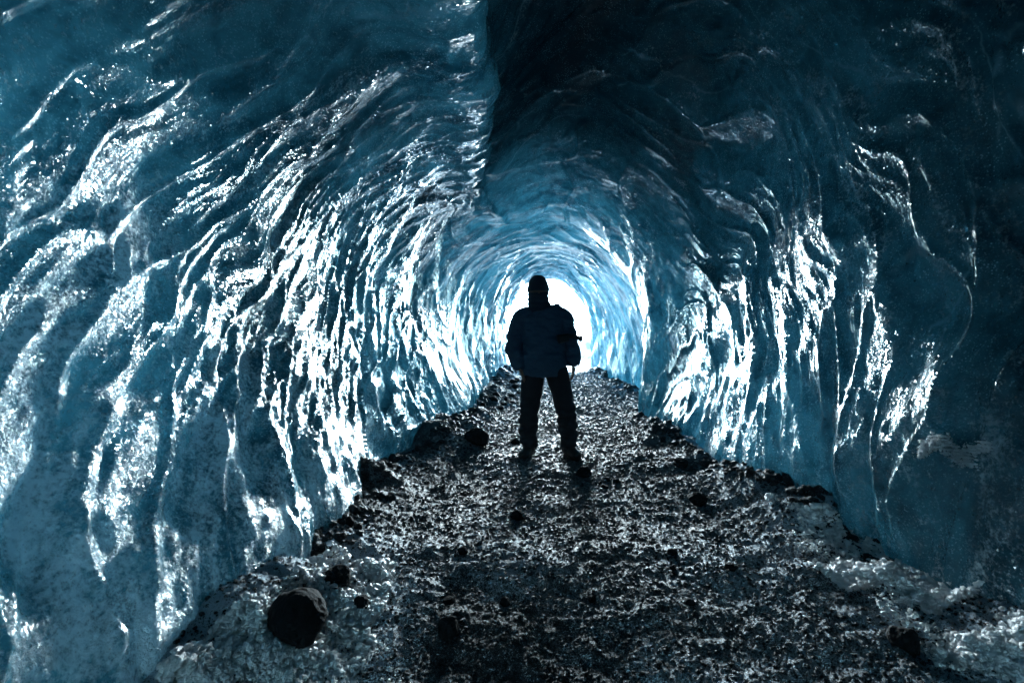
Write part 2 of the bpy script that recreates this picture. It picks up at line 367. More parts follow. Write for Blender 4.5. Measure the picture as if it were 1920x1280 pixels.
# orientation: into the cave
ctr = np.stack([np.full_like(sx, 0.5), sy, np.full_like(sx, 1.5)], -1)
if ((ctr-P)*N).sum(-1).mean() < 0: N = -N
arc = np.concatenate([np.zeros((NU, 1)), np.cumsum(np.linalg.norm(np.diff(P, axis=1), axis=-1), 1)], 1)
arc = arc-arc[:, NV//2:NV//2+1]                            # 0 near the crown
left = sstep(6.8, 5.2, T); right = 1-left
far = sstep(4.8, 8.0, sy); crown = np.exp(-((T-7.2)/1.4)**2)
# flow coordinate: flutes lean towards the mouth as they climb
up = -np.abs(arc)
wob = 0.32*fbm(sy*0.6, arc*0.45, 0, 41, 3)
f_s = sy+(0.44*left+0.32*right)*(1-0.45*far)*np.abs(arc)+wob
cs = 0.30+0.04*right*(1-far)+0.12*far
a1 = cells(f_s/cs+0.5*noise(sy*1.6, arc*1.3, 0, 15), arc/(1.0-0.3*far)+0.5*noise(sy*0.9, arc*0.6, 0, 5), 3, 0.98, 5.0+3*far)
a2 = cells(f_s/(cs*0.42)+5.3, arc/0.42+9, 8, 0.95, 5.0)
mod = sstep(-0.5, 0.5, fbm(sy*0.7, arc*0.5, 0, 61, 2))
big = fbm(sy*0.8, arc*0.7, 0, 51, 3)
A1 = (0.115*left*(1-far)+0.17*right*(1-far)+0.14*far)*(0.35+0.8*mod)*(1-0.8*crown*sstep(11, 8, sy))
A2 = (0.020*left*(0.7+0.3*sstep(3.5, 2, sy))+0.010*right)*(0.4+0.9*(1-mod))*(1-0.5*far)
near = sstep(5.0, 2.6, sy)*left*sstep(4.9, 3.3, T)
h = A1*a1*(1-0.5*near)+A2*a2
wx = 0.35*noise(sy*1.9, arc*1.5, 0, 25); wy = 0.4*noise(sy*1.1, arc*0.8, 0, 26)
r1 = ridges(f_s/(0.26+0.10*far)+wx, arc/0.95+wy, 13, 1.0, 0.13)
r2 = ridges(f_s/0.12+wx*2+3.3, arc/0.62+wy, 18, 1.0, 0.2)
rm = sstep(-0.4, 0.4, fbm(sy*0.8, arc*0.6, 0, 63, 2))
panel = sstep(7.5, 8.0, sy)*sstep(9.3, 10.2, T)*sstep(13.5, 12.0, sy)
h = h*(1-0.55*panel)
h = h-(0.5+0.5*rm)*(0.020+0.006*far-0.004*near)*r1*(1-0.6*panel)-(1-rm*0.7)*(0.0065+0.005*left*(1-far))*r2*(1-0.4*far)*(1-panel)
h = h+0.075*big*(1-0.5*far)*(1-0.55*near)
low = sstep(3.4, 1.4, T)*sstep(8, 3, sy)                   # rough, lumpy foot of the left wall
h = h+low*(0.035*np.abs(fbm(f_s*2.6, arc*1.5, 0, 71, 4)))+0.012*fbm(f_s*6, arc*2.5, 0, 81, 3)*(0.5+low)
patch = sstep(-0.1, 0.5, fbm(f_s*1.5, arc*0.9, 0, 72, 3))
h = h+left*(0.35+low)*patch*(0.014*fbm(f_s*9, arc*4, 0, 73, 3)+0.006*np.abs(fbm(sy*34, arc*30, 0, 74, 2)))
h = h+right*(1-far)*0.020*fbm(f_s*3.0, arc*1.1, 0, 75, 4)*sstep(9, 10.5, T)
h = h+0.0035*fbm(f_s*26, arc*14, 0, 91, 2)*(1-far*0.7)
edge_t = np.exp(-((T-6.0)/0.25)**2)*sstep(7, 5, sy)
foot = np.exp(-((T-1.1)/0.7)**2)+np.exp(-((T-12.4)/0.7)**2)
h = h-foot*0.026*fbm(sy*2.4, arc*1.2, 0, 57, 3)*sstep(1.2, 2.2, sy)
h = h*(1-0.3*edge_t)+edge_t*(0.02*fbm(sy*5, arc*5, 0, 33, 4)+0.05*fbm(sy*1.8, sy*0, 0, 34, 3))
h = h*sstep(14.3, 13.6, sy)+(1-sstep(14.3, 13.6, sy))*h*0.5
ex = np.exp(-((T-6.0)/0.5)**2)*sstep(7, 5.5, sy)
P = P.copy(); P[..., 0] += ex*(0.075*fbm(sy*1.7, sy*0, 0, 35, 2)+0.025*fbm(sy*7, arc*3, 0, 36, 3))
P2 = P-N*h[..., None]*1.0                                   # cups hollow outwards, ridges stay
N2 = gnormals(P2)
if ((ctr-P2)*N2).sum(-1).mean() < 0: N2 = -N2

frost = sstep(4.0, 1.0, T)*sstep(6.5, 1.5, sy)*1.0+0.30*sstep(9.6, 11, T)*sstep(6, 3, sy)+0.25*left*sstep(7, 3, sy)*sstep(5, 3, T)+0.25*np.exp(-((T-12.8)/0.5)**2)*sstep(8, 4, sy)*sstep(3.0,4.2,sy)-0.2*right*(1-far)
thin = (0.15*left+0.13*right*sstep(1.6, 4.6, sy)*sstep(9.6, 11.6, T)+0.02*right)*(0.8+0.7*fbm(sy*0.6, arc*0.6, 0, 101, 3))
thin = thin*(1-0.95*np.exp(-((T-7.9)/1.3)**2)*sstep(6.5, 4.0, sy))
thin = np.maximum(thin, 0.22*far)
smooth = np.clip(0.9*np.maximum(far, left*sstep(4.3, 6.4, sy))+0.55*left*sstep(2.5, 3.8, T)*sstep(4.5, 2.5, sy)+0.55*right*sstep(3.5, 6, sy)+0.6*crown, 0, 1)
thin = thin*(1-0.75*left*sstep(3.0, 4.6, T)*sstep(4.0, 1.5, sy))+0.25*panel
clear = np.clip(0.7*left*sstep(3.2, 4.8, T)*sstep(3.6, 1.2, sy)+np.exp(-((T-8.0)/1.5)**2)*sstep(7.5, 4.5, sy)+0.6*right*sstep(3.0, 1.2, sy)*sstep(12.5, 11, T)+0.35*right*sstep(4, 2, sy), 0, 1)  # painted shade mask: roof vault, near upper left wall, near right wall
thin = np.clip(thin*sstep(14.2, 13, sy)+0.2*sstep(13, 14.2, sy), 0.0, 1.0)

def shell_piece(name, j0, j1):
    v = P2[:, j0:j1+1].reshape(-1, 3); n = N2[:, j0:j1+1].reshape(-1, 3); nv = j1-j0+1
    o = mesh_np(name, v, grid_faces(NU, nv)[:, ::-1], ICE, normals=n)
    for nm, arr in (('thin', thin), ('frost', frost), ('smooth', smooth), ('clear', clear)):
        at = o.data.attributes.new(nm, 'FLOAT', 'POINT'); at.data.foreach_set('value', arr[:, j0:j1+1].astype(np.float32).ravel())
    uvl = o.data.uv_layers.new(name='flow')
    li = np.empty(len(o.data.loops), dtype=np.int32); o.data.loops.foreach_get('vertex_index', li)
    uvv = np.stack([f_s[:, j0:j1+1].ravel(), arc[:, j0:j1+1].ravel()], -1)[li]
    uvl.data.foreach_set('uv', uvv.astype(np.float32).ravel())
    return tag(o, kind='structure')
jA, jB = int(np.searchsorted(tv, 6.25)), int(np.searchsorted(tv, 9.2))
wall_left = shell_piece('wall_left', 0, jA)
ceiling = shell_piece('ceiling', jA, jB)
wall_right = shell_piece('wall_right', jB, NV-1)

# back of the cave, closed behind the camera
bc = np.array([[0.3, -5.0, 1.3]]); ringb = P2[0]
v = np.concatenate([ringb, bc+np.array([[0, -1.2, 0]])]); nb = len(ringb)
f = np.stack([np.arange(nb-1), np.arange(1, nb), np.full(nb-1, nb)], -1)
back = mesh_np('wall_back', v, f, STONE); tag(back, kind='structure')
# glacier snout around the mouth: from the mouth ring out to a wide ragged face
k = 26; rr = np.linspace(0, 1, k)**1.8
mouth = P2[-1]; cen = np.array([1.15, 14.2, 0.9])
dirs = mouth-cen; dirs[:, 1] = 0; dirs /= np.linalg.norm(dirs, axis=1, keepdims=True)
dirs[dirs[:, 2] < -0.15, 2] = -0.15
G = mouth[None]+dirs[None]*(rr[:, None, None]*np.array([60, 0, 26]))
G[..., 1] = 14.2+0.5*np.sin(rr*2.6)[:, None]+rr[:, None]*-3+0.25*np.minimum(rr*20, 1)[:, None]*fbm(G[..., 0]*1.2, G[..., 2]*1.2, 0, 121, 3)
glacier = mesh_np('glacier', G.reshape(-1, 3), grid_faces(k, NV), SNOW); tag(glacier, kind='structure')

# ------------------------------------------------------------------ placing by what the photograph shows
def on_ground(x, y):
    Yv = (CAMZ)*FPX/(y-640.0)
    for _ in range(12):
        z = float(ground_h(np.array([(x-960)*Yv/FPX]), np.array([Yv]))[0])
        Yv = 0.5*Yv+0.5*(CAMZ-z)*FPX/(y-640.0)
    return Vector(((x-960)*Yv/FPX, Yv, z)), Yv/FPX

def ico(sub):
    bm = bmesh.new(); bmesh.ops.create_icosphere(bm, subdivisions=sub, radius=1.0)
    v = np.array([q.co[:] for q in bm.verts]); f = np.array([[q.index for q in p.verts] for p in bm.faces]); bm.free()
    return v, f
ICO = {k: ico(k) for k in (1, 2, 3, 5)}

def rock_mesh(seed, size, cuts=10, rough=0.10, sub=5, blocky=0.60):
    v, f = ICO[sub]; v = v.copy(); r = np.random.default_rng(seed)
    for _ in range(cuts):
        n = r.normal(size=3); n /= np.linalg.norm(n); d = r.uniform(blocky, 0.95)
        k = v@n; over = np.maximum(k-d, 0); v = v-over[:, None]*n*0.92
    q = fbm(v[:, 0]*1.6+seed, v[:, 1]*1.6, v[:, 2]*1.6, seed, 4)
    q2 = fbm(v[:, 0]*9+seed, v[:, 1]*9, v[:, 2]*9, seed+3, 3)
    v = v*(1+rough*q+0.02*q2)[:, None]
    v = v*np.array(size)/2
    return v, f

def rock(name, x, y, wpx, hpx, label, cat='rock', group=None, seed=1, sink=0.25, depth=1.0, **kw):
    p, k = on_ground(x, y)
    wv, hv = wpx*k, hpx*k/(1-sink*0.5)
    v, f = rock_mesh(seed, (wv, wv*depth, hv), **kw)
    v[:, 1] += wv*depth*0.3; v[:, 2] += hv*(0.5-sink)
    o = mesh_np(name, v, f, STONE); o.location = p
    return tag(o, label, cat, group)

rock('boulder', 543, 1222, 112, 100, 'big round black boulder half sunk in snow by the left ice wall', 'boulder', seed=5, cuts=5, rough=0.10, blocky=0.82, sink=0.12)
rock('rock', 893, 838, 50, 36, 'squarish dark rock against the foot of the left ice wall, left of the person', seed=9, cuts=9, rough=0.07, blocky=0.6, sink=0.15)
rock('rock', 626, 1100, 56, 34, 'dark flat rock capped with snow at the edge of the left ice wall', seed=14, cuts=8, blocky=0.62)
rock('rock', 676, 1148, 36, 30, 'fist-sized dark rock in the snow just right of the big round boulder', seed=17, cuts=6)
rock('rock', 1095, 896, 30, 22, 'small dark rock on the gravel just in front of the right boot', seed=21)
rock('rock', 1312, 946, 34, 28, 'dark rock lying by the clear foot of the right ice wall', seed=24, blocky=0.6)
rock('rock', 1280, 876, 30, 18, 'low dark rock touching the rubble at the foot of the right ice wall', seed=27)
rock('rock', 655, 986, 16, 22, 'small upright dark stone wedged against the left ice wall', seed=31)
rock('rock', 966, 833, 17, 13, 'small dark stone beside the left leg of the person', seed=35)
rock('rock', 842, 1200, 50, 44, 'pointed dark rock with an icy edge in the near gravel', seed=38, cuts=8, blocky=0.55, depth=0.8)
rock('rock', 1712, 1222, 54, 46, 'dark rock poking through the snow bank in the bottom right corner', seed=47, cuts=7, blocky=0.6)
rock('rock', 970, 975, 26, 20, 'dark stone alone in the middle of the gravel path in front of the person', seed=51)
rock('rock', 1375, 1070, 24, 16, 'little dark stone on the gravel left of the right snow bank', seed=55)

rb = np.random.default_rng(12)
src = []
for i in range(16):                                   # rubble bank behind the person on the left
    x = rb.uniform(0, 1); px_, py_ = 905+68*x+rb.uniform(-9, 9), 775-52*x+rb.uniform(-16, 18)
    o = rock('rubble_rock', px_, py_, rb.uniform(8, 17), rb.uniform(6, 11), 'dark lump of rubble in the bank along the left ice wall behind the person', 'rock', 'rubble in the left bank behind the person', seed=100+i, sub=3, cuts=8, blocky=0.6)
for i in range(13):                                   # loose stones on the path
    y = 890+380*rb.uniform(0, 1)**1.2; lo = np.interp(y, [890, 1000, 1280], [800, 720, 860]); hi = np.interp(y, [890, 1000, 1280], [1260, 1380, 1500])
    x = rb.uniform(lo, hi); q = rb.uniform(9, 19)*(y-560)/450
    rock('loose_stone', x, y, q, q*0.7, 'loose dark stone lying on the frosty gravel path', 'stone', 'loose stones on the gravel path', seed=200+i, sub=3, cuts=8, blocky=0.6)

# gravel: more than anyone could count
def scatter(name, pts, sizes, mat, seed, sub=1, squash=(0.6, 1.0), rough=0.25, lift=0.15):
    r = np.random.default_rng(seed); v0, f0 = ICO[sub]; n, m = len(pts), len(v0)
    q = r.normal(size=(n, 4)); q /= np.linalg.norm(q, axis=1, keepdims=True)
    w_, x_, y_, z_ = q.T
    M = np.stack([1-2*(y_*y_+z_*z_), 2*(x_*y_-z_*w_), 2*(x_*z_+y_*w_), 2*(x_*y_+z_*w_), 1-2*(x_*x_+z_*z_), 2*(y_*z_-x_*w_), 2*(x_*z_-y_*w_), 2*(y_*z_+x_*w_), 1-2*(x_*x_+y_*y_)], -1).reshape(n, 3, 3)
    rad = 1+rough*r.uniform(-1, 1, (n, m)) if sub < 2 else 1+rough*noise(v0[None, :, 0]*2.1+r.uniform(0, 99, (n, 1)), v0[None, :, 1]*2.1+np.zeros((n, 1)), v0[None, :, 2]*2.1+np.zeros((n, 1)), seed)
    sc_ = r.uniform(squash[0], squash[1], (n, 1, 3))
    v = np.einsum('nij,nmj->nmi', M, v0[None]*rad[..., None]*sc_)*sizes[:, None, None]
    v[..., 2] *= 0.8
    v = v+pts[:, None]; v[..., 2] += (sizes*lift)[:, None]
    f = (f0[None]+np.arange(n)[:, None, None]*m).reshape(-1, 3)
    return mesh_np(name, v.reshape(-1, 3), f, mat, smooth=sub > 1)
ne = 2600
ye = 2.2*np.exp(rng.uniform(0, 1, ne)*math.log(13/2.2)); side = rng.uniform(0, 1, ne) < 0.5
xe = np.where(side, lerp_tab(ye, LY, LX)+np.abs(rng.normal(0, 0.10, ne))-0.03, lerp_tab(ye, RY, RX)-np.abs(rng.normal(0, 0.10, ne))+0.03)
se = (0.008+0.050*rng.uniform(0, 1, ne)**4)*(0.6+0.10*ye)
eg = scatter('gravel', np.stack([xe, ye, ground_h(xe, ye)], -1), se, GRAVEL, 8, sub=2, squash=(0.5, 1.0), rough=0.5)
at = eg.data.attributes.new('snow', 'FLOAT', 'POINT'); at.data.foreach_set('value', np.full(len(eg.data.vertices), -0.1, dtype=np.float32))
tag(eg, 'coarse rubble banked where the gravel floor meets the ice walls', kind='stuff')
n = 42000
yy = 1.45*np.exp(rng.uniform(0, 1, n)**0.9*math.log(13/1.45))
lx_, rx_ = lerp_tab(yy, LY, LX), lerp_tab(yy, RY, RX)
xx = lx_-0.05+(rx_-lx_+0.1)*rng.uniform(0, 1, n)
sz = (0.0028+0.0075*rng.uniform(0, 1, n)**3)*(0.7+0.38*yy)
gr = scatter('gravel', np.stack([xx, yy, ground_h(xx, yy)], -1), sz, GRAVEL, 3)
at = gr.data.attributes.new('snow', 'FLOAT', 'POINT'); at.data.foreach_set('value', np.full(n*12, 0.16, dtype=np.float32))
tag(gr, 'fine dark frosty gravel covering the cave floor', kind='stuff')

# ------------------------------------------------------------------ snow along the foot of the walls
def in_poly(x, y, poly):
    c = np.zeros(len(x), bool); j = len(poly)-1
    for i in range(len(poly)):
        (x1, y1), (x2, y2) = poly[i], poly[j]
        c ^= ((y1 > y) != (y2 > y)) & (x < (x2-x1)*(y-y1)/(y2-y1+1e-9)+x1); j = i
    return c
def snow_patch(name, poly, n, seed, label, r0, r1, thr):
    r = np.random.default_rng(seed); P_ = np.array(poly, float)
    x = r.uniform(P_[:, 0].min(), P_[:, 0].max(), n*3); y = r.uniform(P_[:, 1].min(), P_[:, 1].max(), n*3)
    keep = in_poly(x, y, poly); x, y = x[keep][:n], y[keep][:n]
    Yv = CAMZ*FPX/(y-640)
    for _ in range(8):
        z = ground_h((x-960)*Yv/FPX, Yv); Yv = 0.5*Yv+0.5*(CAMZ-z)*FPX/(y-640)
    X = (x-960)*Yv/FPX
    dens = fbm(X*5, Yv*5, 0, seed, 3)+r.uniform(-0.5, 0.5, len(X))
    k = dens > thr; X, Yv = X[k], Yv[k]; dens = dens[k]
    s_ = r0+(r1-r0)*r.uniform(0, 1, len(X))**3.5*np.clip(dens+0.4, 0.2, 1.2)
    heap = np.clip(fbm(X*7, Yv*7, 0, seed+9, 2), 0, 1)
    pts = np.stack([X, Yv, ground_h(X, Yv)+s_*0.3+(0.075*heap+0.02*np.clip(dens, 0, 1))*r.uniform(0.0, 1, len(X))**0.5], -1)
    big = s_ > r0*2.6
    o = scatter(name, pts, s_, SNOW, seed, sub=2, squash=(0.6, 1.05), rough=0.6, lift=0.1)
    return tag(o, label, kind='stuff')
snow_patch('snow', [(300, 1285), (380, 1200), (450, 1140), (530, 1090), (590, 1050), (740, 1060), (725, 1130), (690, 1190), (780, 1300)], 20000, 5, 'crusty white snow heaped round the big boulder at the foot of the left ice wall', 0.0018, 0.018, -0.15)
snow_patch('snow', [(1425, 925), (1560, 970), (1700, 1050), (1960, 1190), (1960, 1290), (1760, 1250), (1600, 1120), (1480, 1030)], 20000, 6, 'crusty white snow bank along the foot of the right ice wall', 0.002, 0.021, -0.15)

def on_wall(x, y):                                     # point of the cave shell seen at a pixel
    Pw = P2.reshape(-1, 3); ok = Pw[:, 1] > 0.3
    u = 960+Pw[:, 0]*FPX/np.maximum(Pw[:, 1], .05); v = 640-(Pw[:, 2]-CAMZ)*FPX/np.maximum(Pw[:, 1], .05)
    d = (u-x)**2+(v-y)**2; d[~ok] = 1e9
    c = np.where(d < 36)[0]
    i = c[np.argmin(Pw[c, 1])] if len(c) else int(np.argmin(d))
    return Pw[i], N2.reshape(-1, 3)[i]
pts, szs = [], []
r9 = np.random.default_rng(99)
for (x0, y0, x1, y1, n_) in ((1725, 850, 1775, 822, 900), (1760, 822, 1825, 872, 1100), (1815, 850, 1860, 836, 400)):
    for i in range(n_):
        q = r9.uniform(0, 1); p_, nn = on_wall(x0+(x1-x0)*q+r9.normal(0, 7), y0+(y1-y0)*q+r9.normal(0, 5))
        pts.append(p_+nn*0.05*r9.uniform(0.0, 1)**1.5); szs.append(0.0018+0.009*r9.uniform(0, 1)**4)
o = scatter('snow', np.array(pts), np.array(szs), SNOW, 44, sub=2, rough=0.45)
tag(o, 'small crust of snow clinging to the dark right ice wall', kind='stuff')

# ------------------------------------------------------------------ the person
def simple(name, col, rough=0.8, bump=0.0, scale=60, sheen=0.0):
    m, t, out = newmat(name); b = NB(t)
    tc = b.n('ShaderNodeTexCoord').outputs['Object']
    n1 = b.noise(tc, scale, 3, 0.6)
    c2 = tuple(c*0.6 for c in col[:3])+(1,)
    p = b.n('ShaderNodeBsdfPrincipled', i_Base_Color=b.mixc(n1, c2, col), i_Roughness=rough)
    if bump: t.links.new(b.bump(n1, bump), p.inputs['Normal'])
    p.inputs['Sheen Weight'].default_value = sheen
    t.links.new(p.outputs[0], out.inputs[0]); return m
JACKET = simple('navy_shell_fabric', (0.026, 0.070, 0.120, 1), 0.7, 0.002, 25)
TROUS = simple('black_trouser_fabric', (0.010, 0.012, 0.018, 1), 0.85, 0.002, 40)
BOOTM = simple('black_leather', (0.012, 0.012, 0.014, 1), 0.5, 0.002, 50)
KNIT = simple('dark_knit', (0.014, 0.030, 0.052, 1), 0.95, 0.003, 140, 0.2)
SKIN = simple('skin', (0.20, 0.12, 0.09, 1), 0.6, 0.0005, 80)
PLASTIC = simple('black_plastic', (0.012, 0.013, 0.015, 1), 0.4)

def tube(bm, pts, rads, seg=20, power=1.0, up=None):
    """loft of ellipses through pts; rads = (across, along y) or a number"""
    pts = [Vector(p) for p in pts]; n = len(pts); rings_ = []
    for i, p in enumerate(pts):
        d = (pts[min(i+1, n-1)]-pts[max(i-1, 0)]).normalized()
        yv = Vector(up or (0, 1, 0)); xa = d.cross(yv)
        if xa.length < 1e-3: xa = Vector((1, 0, 0))
        xa.normalize(); ya = xa.cross(d).normalized()
        r = rads[i]; r = (r, r) if not isinstance(r, (tuple, list)) else r
        ring = []
        for k in range(seg):
            a_ = 2*math.pi*k/seg; c_, s_ = math.cos(a_), math.sin(a_)
            ring.append(bm.verts.new(p+xa*(r[0]*math.copysign(abs(c_)**power, c_))+ya*(r[1]*math.copysign(abs(s_)**power, s_))))
        rings_.append(ring)
    for i in range(n-1):
        for k in range(seg):
            bm.faces.new((rings_[i][k], rings_[i][(k+1) % seg], rings_[i+1][(k+1) % seg], rings_[i+1][k]))
    bm.faces.new(rings_[0][::-1]); bm.faces.new(rings_[-1])

def smoothpath(pts, rads, n=5):
    P_ = np.array([list(p)+(list(r) if isinstance(r, (tuple, list)) else [r, r]) for p, r in zip(pts, rads)], float)
    t_ = np.arange(len(P_), dtype=float); tt = np.linspace(0, len(P_)-1, (len(P_)-1)*n+1)
    Q = catmull(t_, P_, tt)
    return [tuple(q[:3]) for q in Q], [tuple(np.maximum(q[3:], 0.002)) for q in Q]

def ball(bm, c, r, sub=3):
    m_ = Matrix.Translation(c) @ Matrix.Diagonal((*(r if isinstance(r, (tuple, list)) else (r, r, r)), 1))
    bmesh.ops.create_icosphere(bm, subdivisions=sub, radius=1, matrix=m_)

def fuse(name, bm, voxel, mat, parent=None, smooth=2, fold=None):
    bmesh.ops.recalc_face_normals(bm, faces=bm.faces)
    me = bpy.data.meshes.new(name); bm.to_mesh(me); bm.free()
    o = bpy.data.objects.new(name, me); C.objects.link(o)
    md = o.modifiers.new('r', 'REMESH'); md.mode = 'VOXEL'; md.voxel_size = voxel; md.use_smooth_shade = True
    if smooth:
        ms = o.modifiers.new('s', 'SMOOTH'); ms.factor = 0.6; ms.iterations = smooth
    dg = bpy.context.evaluated_depsgraph_get(); ev = o.evaluated_get(dg)
    m2 = bpy.data.meshes.new_from_object(ev); o.modifiers.clear(); o.data = m2; bpy.data.meshes.remove(me); m2.name = name
    if fold:
        n_ = len(m2.vertices); co = np.empty(n_*3, np.float32); m2.vertices.foreach_get('co', co); co = co.reshape(-1, 3)
        no = np.empty(n_*3, np.float32); m2.vertices.foreach_get('normal', no); no = no.reshape(-1, 3)
        co = co+no*fold(co.astype(float))[:, None]; m2.vertices.foreach_set('co', co.astype(np.float32).ravel()); m2.update()
    m2.materials.clear(); m2.materials.append(mat)
    for p_ in m2.polygons: p_.use_smooth = True
    if parent: o.parent = parent
    return o

PX, PY = 0.305, 4.57
PZ = float(ground_h(np.array([PX]), np.array([PY]))[0])
HX = -0.042                                    # the head leans a little to the left of the picture
# body: head with a face, neck, trunk, limbs, hands -- one continuous mesh
bm = bmesh.new()
def head_shape():
    v, f = ICO[5]; v = v.copy()
    x, y, z = v[:, 0], v[:, 1], v[:, 2]        # -y is the face
    X = x*0.076; Yq = np.where(y < 0, y*0.098, y*0.100); Z = z*0.118
    jaw = sstep(0.1, -0.95, z); X = X*(1-0.30*jaw); Yq = Yq*(1-0.18*jaw)
    g = lambda cx, cz, sx_, sz_: np.exp(-((X-cx)/sx_)**2-((Z-cz)/sz_)**2)*(y < 0.1)
    d = 0.024*g(0, -0.022, 0.011, 0.022)+0.014*g(0, -0.036, 0.017, 0.010)      # nose
    d = d+0.007*g(0, 0.020, 0.050, 0.012)                                       # brow
    d = d-0.010*g(-0.031, 0.000, 0.016, 0.011)-0.010*g(0.031, 0.000, 0.016, 0.011)
    d = d+0.006*g(-0.031, -0.001, 0.010, 0.006)+0.006*g(0.031, -0.001, 0.010, 0.006)   # eyes
    d = d+0.007*g(0, -0.062, 0.024, 0.006)-0.004*g(0, -0.067, 0.024, 0.0025)+0.006*g(0, -0.074, 0.020, 0.005)
    d = d+0.010*g(0, -0.100, 0.022, 0.014)                                      # chin
    Yq = Yq-d
    return np.stack([X, Yq, Z], -1), f
hv, hf = head_shape()
HC = Vector((HX, -0.005, 1.655))
vs_ = [bm.verts.new(Vector(q)+HC) for q in hv]
for q in hf: bm.faces.new([vs_[i] for i in q])
for s_ in (-1, 1): ball(bm, HC+Vector((s_*0.076, 0.008, -0.012)), (0.010, 0.018, 0.030), 2)     # ears
tube(bm, *smoothpath([(HX, 0.015, 1.60), (HX*0.7, 0.02, 1.52), (0, 0.02, 1.44)], [0.058, 0.060, 0.075]))
tube(bm, *smoothpath([(0.01, .02, 1.47), (0.012, .02, 1.38), (0.02, .01, 1.22), (0.02, .01, 1.05), (0.025, .01, .88), (0.03, .01, .80)], [(.09, .06), (.17, .10), (.16, .11), (.14, .10), (.16, .11), (.14, .10)]), 28)
ARMS = {-1: [(-.19, .02, 1.395), (-.245, .03, 1.27), (-.290, .035, 1.13), (-.262, .0, 1.0), (-.215, -.03, .875)],
         1: [(.205, .02, 1.385), (.255, .03, 1.25), (.292, .035, 1.10), (.305, .0, 1.0), (.318, -.02, .90)]}
LEGS = {-1: [(-.085, .01, .82), (-.110, .0, .66), (-.128, -.01, .48), (-.135, .015, .30), (-.140, .02, .09)],
         1: [(.135, .01, .82), (.190, .0, .66), (.232, -.01, .48), (.255, .015, .30), (.272, .02, .09)]}
for s_ in (-1, 1):
    tube(bm, *smoothpath(ARMS[s_], [.052, .046, .038, .036, .027]))
    tube(bm, *smoothpath(LEGS[s_], [.088, .078, .058, .055, .040]))
    A = Vector((LEGS[s_][-1][0], .03, .05)); toe = A+Vector((s_*0.07, -0.19, -0.015))
    tube(bm, *smoothpath([A+Vector((0, .04, .03)), A, (A+toe)/2, toe], [.036, .042, .040, .026]), up=(0, 0, 1))
    W = Vector(ARMS[s_][-1]); inn = Vector((-s_, 0, 0)); dn = Vector((-s_*0.22, -0.10, -1)).normalized()
    palm0 = W+dn*0.01; palm1 = W+dn*0.095
    tube(bm, *smoothpath([palm0, (palm0+palm1)/2, palm1], [(.021, .030), (.017, .042), (.013, .040)]))
    for k_ in range(4):                                      # four fingers, bent, unequal
        L = (0.070, 0.078, 0.072, 0.058)[k_]; off = Vector((0, (-0.031+0.0205*k_), 0))
        b0 = palm1+off-dn*0.014; b1 = b0+dn*L*0.45; b2 = b1+(dn*0.8+inn*0.5).normalized()*L*0.35; b3 = b2+(dn*0.5+inn*0.85).normalized()*L*0.28
        tube(bm, *smoothpath([b0, b1, b2, b3], [.0095, .0088, .0080, .0064], 3), 10)
    t0 = palm0+dn*0.030+Vector((0, -0.024, 0)); t1 = t0+Vector((-s_*0.010, -0.024, -0.018)); t2 = t1+Vector((-s_*0.012, -0.006, -0.032)); t3 = t2+Vector((-s_*0.010, 0.004, -0.020))
    tube(bm, *smoothpath([t0, t1, t2, t3], [.013, .0125, .0100, .0078], 3), 10)
body = fuse('person', bm, 0.0042, SKIN, smooth=1)
body.location = (PX, PY, PZ)
tag(body, 'dark figure in winter jacket and beanie standing with legs apart on the path', 'person')

def folds(amp, freq, seed, along=0.5):
    return lambda c: amp*fbm(c[:, 0]*freq, c[:, 1]*freq, c[:, 2]*freq*along, seed, 3)
bm = bmesh.new()
tube(bm, *smoothpath([(HX*0.85, .01, 1.545), (HX*0.7, .015, 1.50), (-0.015, .02, 1.46), (0.0, .02, 1.425), (0.005, .015, 1.34), (0.015, .01, 1.20), (0.02, .01, 1.05), (0.02, .01, .92), (0.018, .01, .83), (0.018, .01, .795)],
     [(.096, .094), (.104, .098), (.145, .11), (.225, .13), (.245, .150), (.220, .155), (.212, .155), (.225, .158), (.242, .160), (.238, .154)]), 40)
for s_ in (-1, 1):
    a_ = ARMS[s_]
    tube(bm, *smoothpath([(s_*.10, .02, 1.415)]+a_[:-1]+[a_[-1]], [(.080, .085), (.100, .100), (.092, .09), (.084, .08), (.076, .072), (.058, .056)]), 24)
jacket = fuse('jacket', bm, 0.007, JACKET, body, 3, lambda c: 0.015*fbm(c[:, 0]*7, c[:, 1]*7, c[:, 2]*13, 5, 3)*sstep(1.5, 1.35, c[:, 2])+0.004*np.sin(c[:, 2]*46+3*noise(c[:, 0]*5, c[:, 1]*5, 0, 3))*sstep(0.14, 0.22, np.abs(c[:, 0]-.02)))
bm = bmesh.new()
for s_ in (-1, 1):
    l_ = LEGS[s_]; k_ = l_[2]; c_ = l_[3]; a_ = l_[4]
    tube(bm, *smoothpath([(l_[0][0]+s_*0.0, .01, .87), l_[1], k_, ((k_[0]+c_[0])/2, 0, .39), c_, ((c_[0]+a_[0])/2, .015, .19), (a_[0], .015, .105)],
         [(.118, .125), (.108, .118), (.092, .10), (.098, .105), (.094, .10), (.084, .09), (.078, .088)]), 28)
tube(bm, [(0.02, .01, .93), (0.022, .01, .80)], [(.17, .13), (.16, .125)], 28)
trousers = fuse('trousers', bm, 0.007, TROUS, body, 2, lambda c: 0.012*fbm(c[:, 0]*8, c[:, 1]*8, c[:, 2]*16, 9, 3)*sstep(0.8, 0.5, c[:, 2])+0.007*np.sin(c[:, 2]*58+4*noise(c[:, 0]*6, c[:, 1]*6, c[:, 2]*4, 3))*sstep(0.52, 0.38, c[:, 2]))
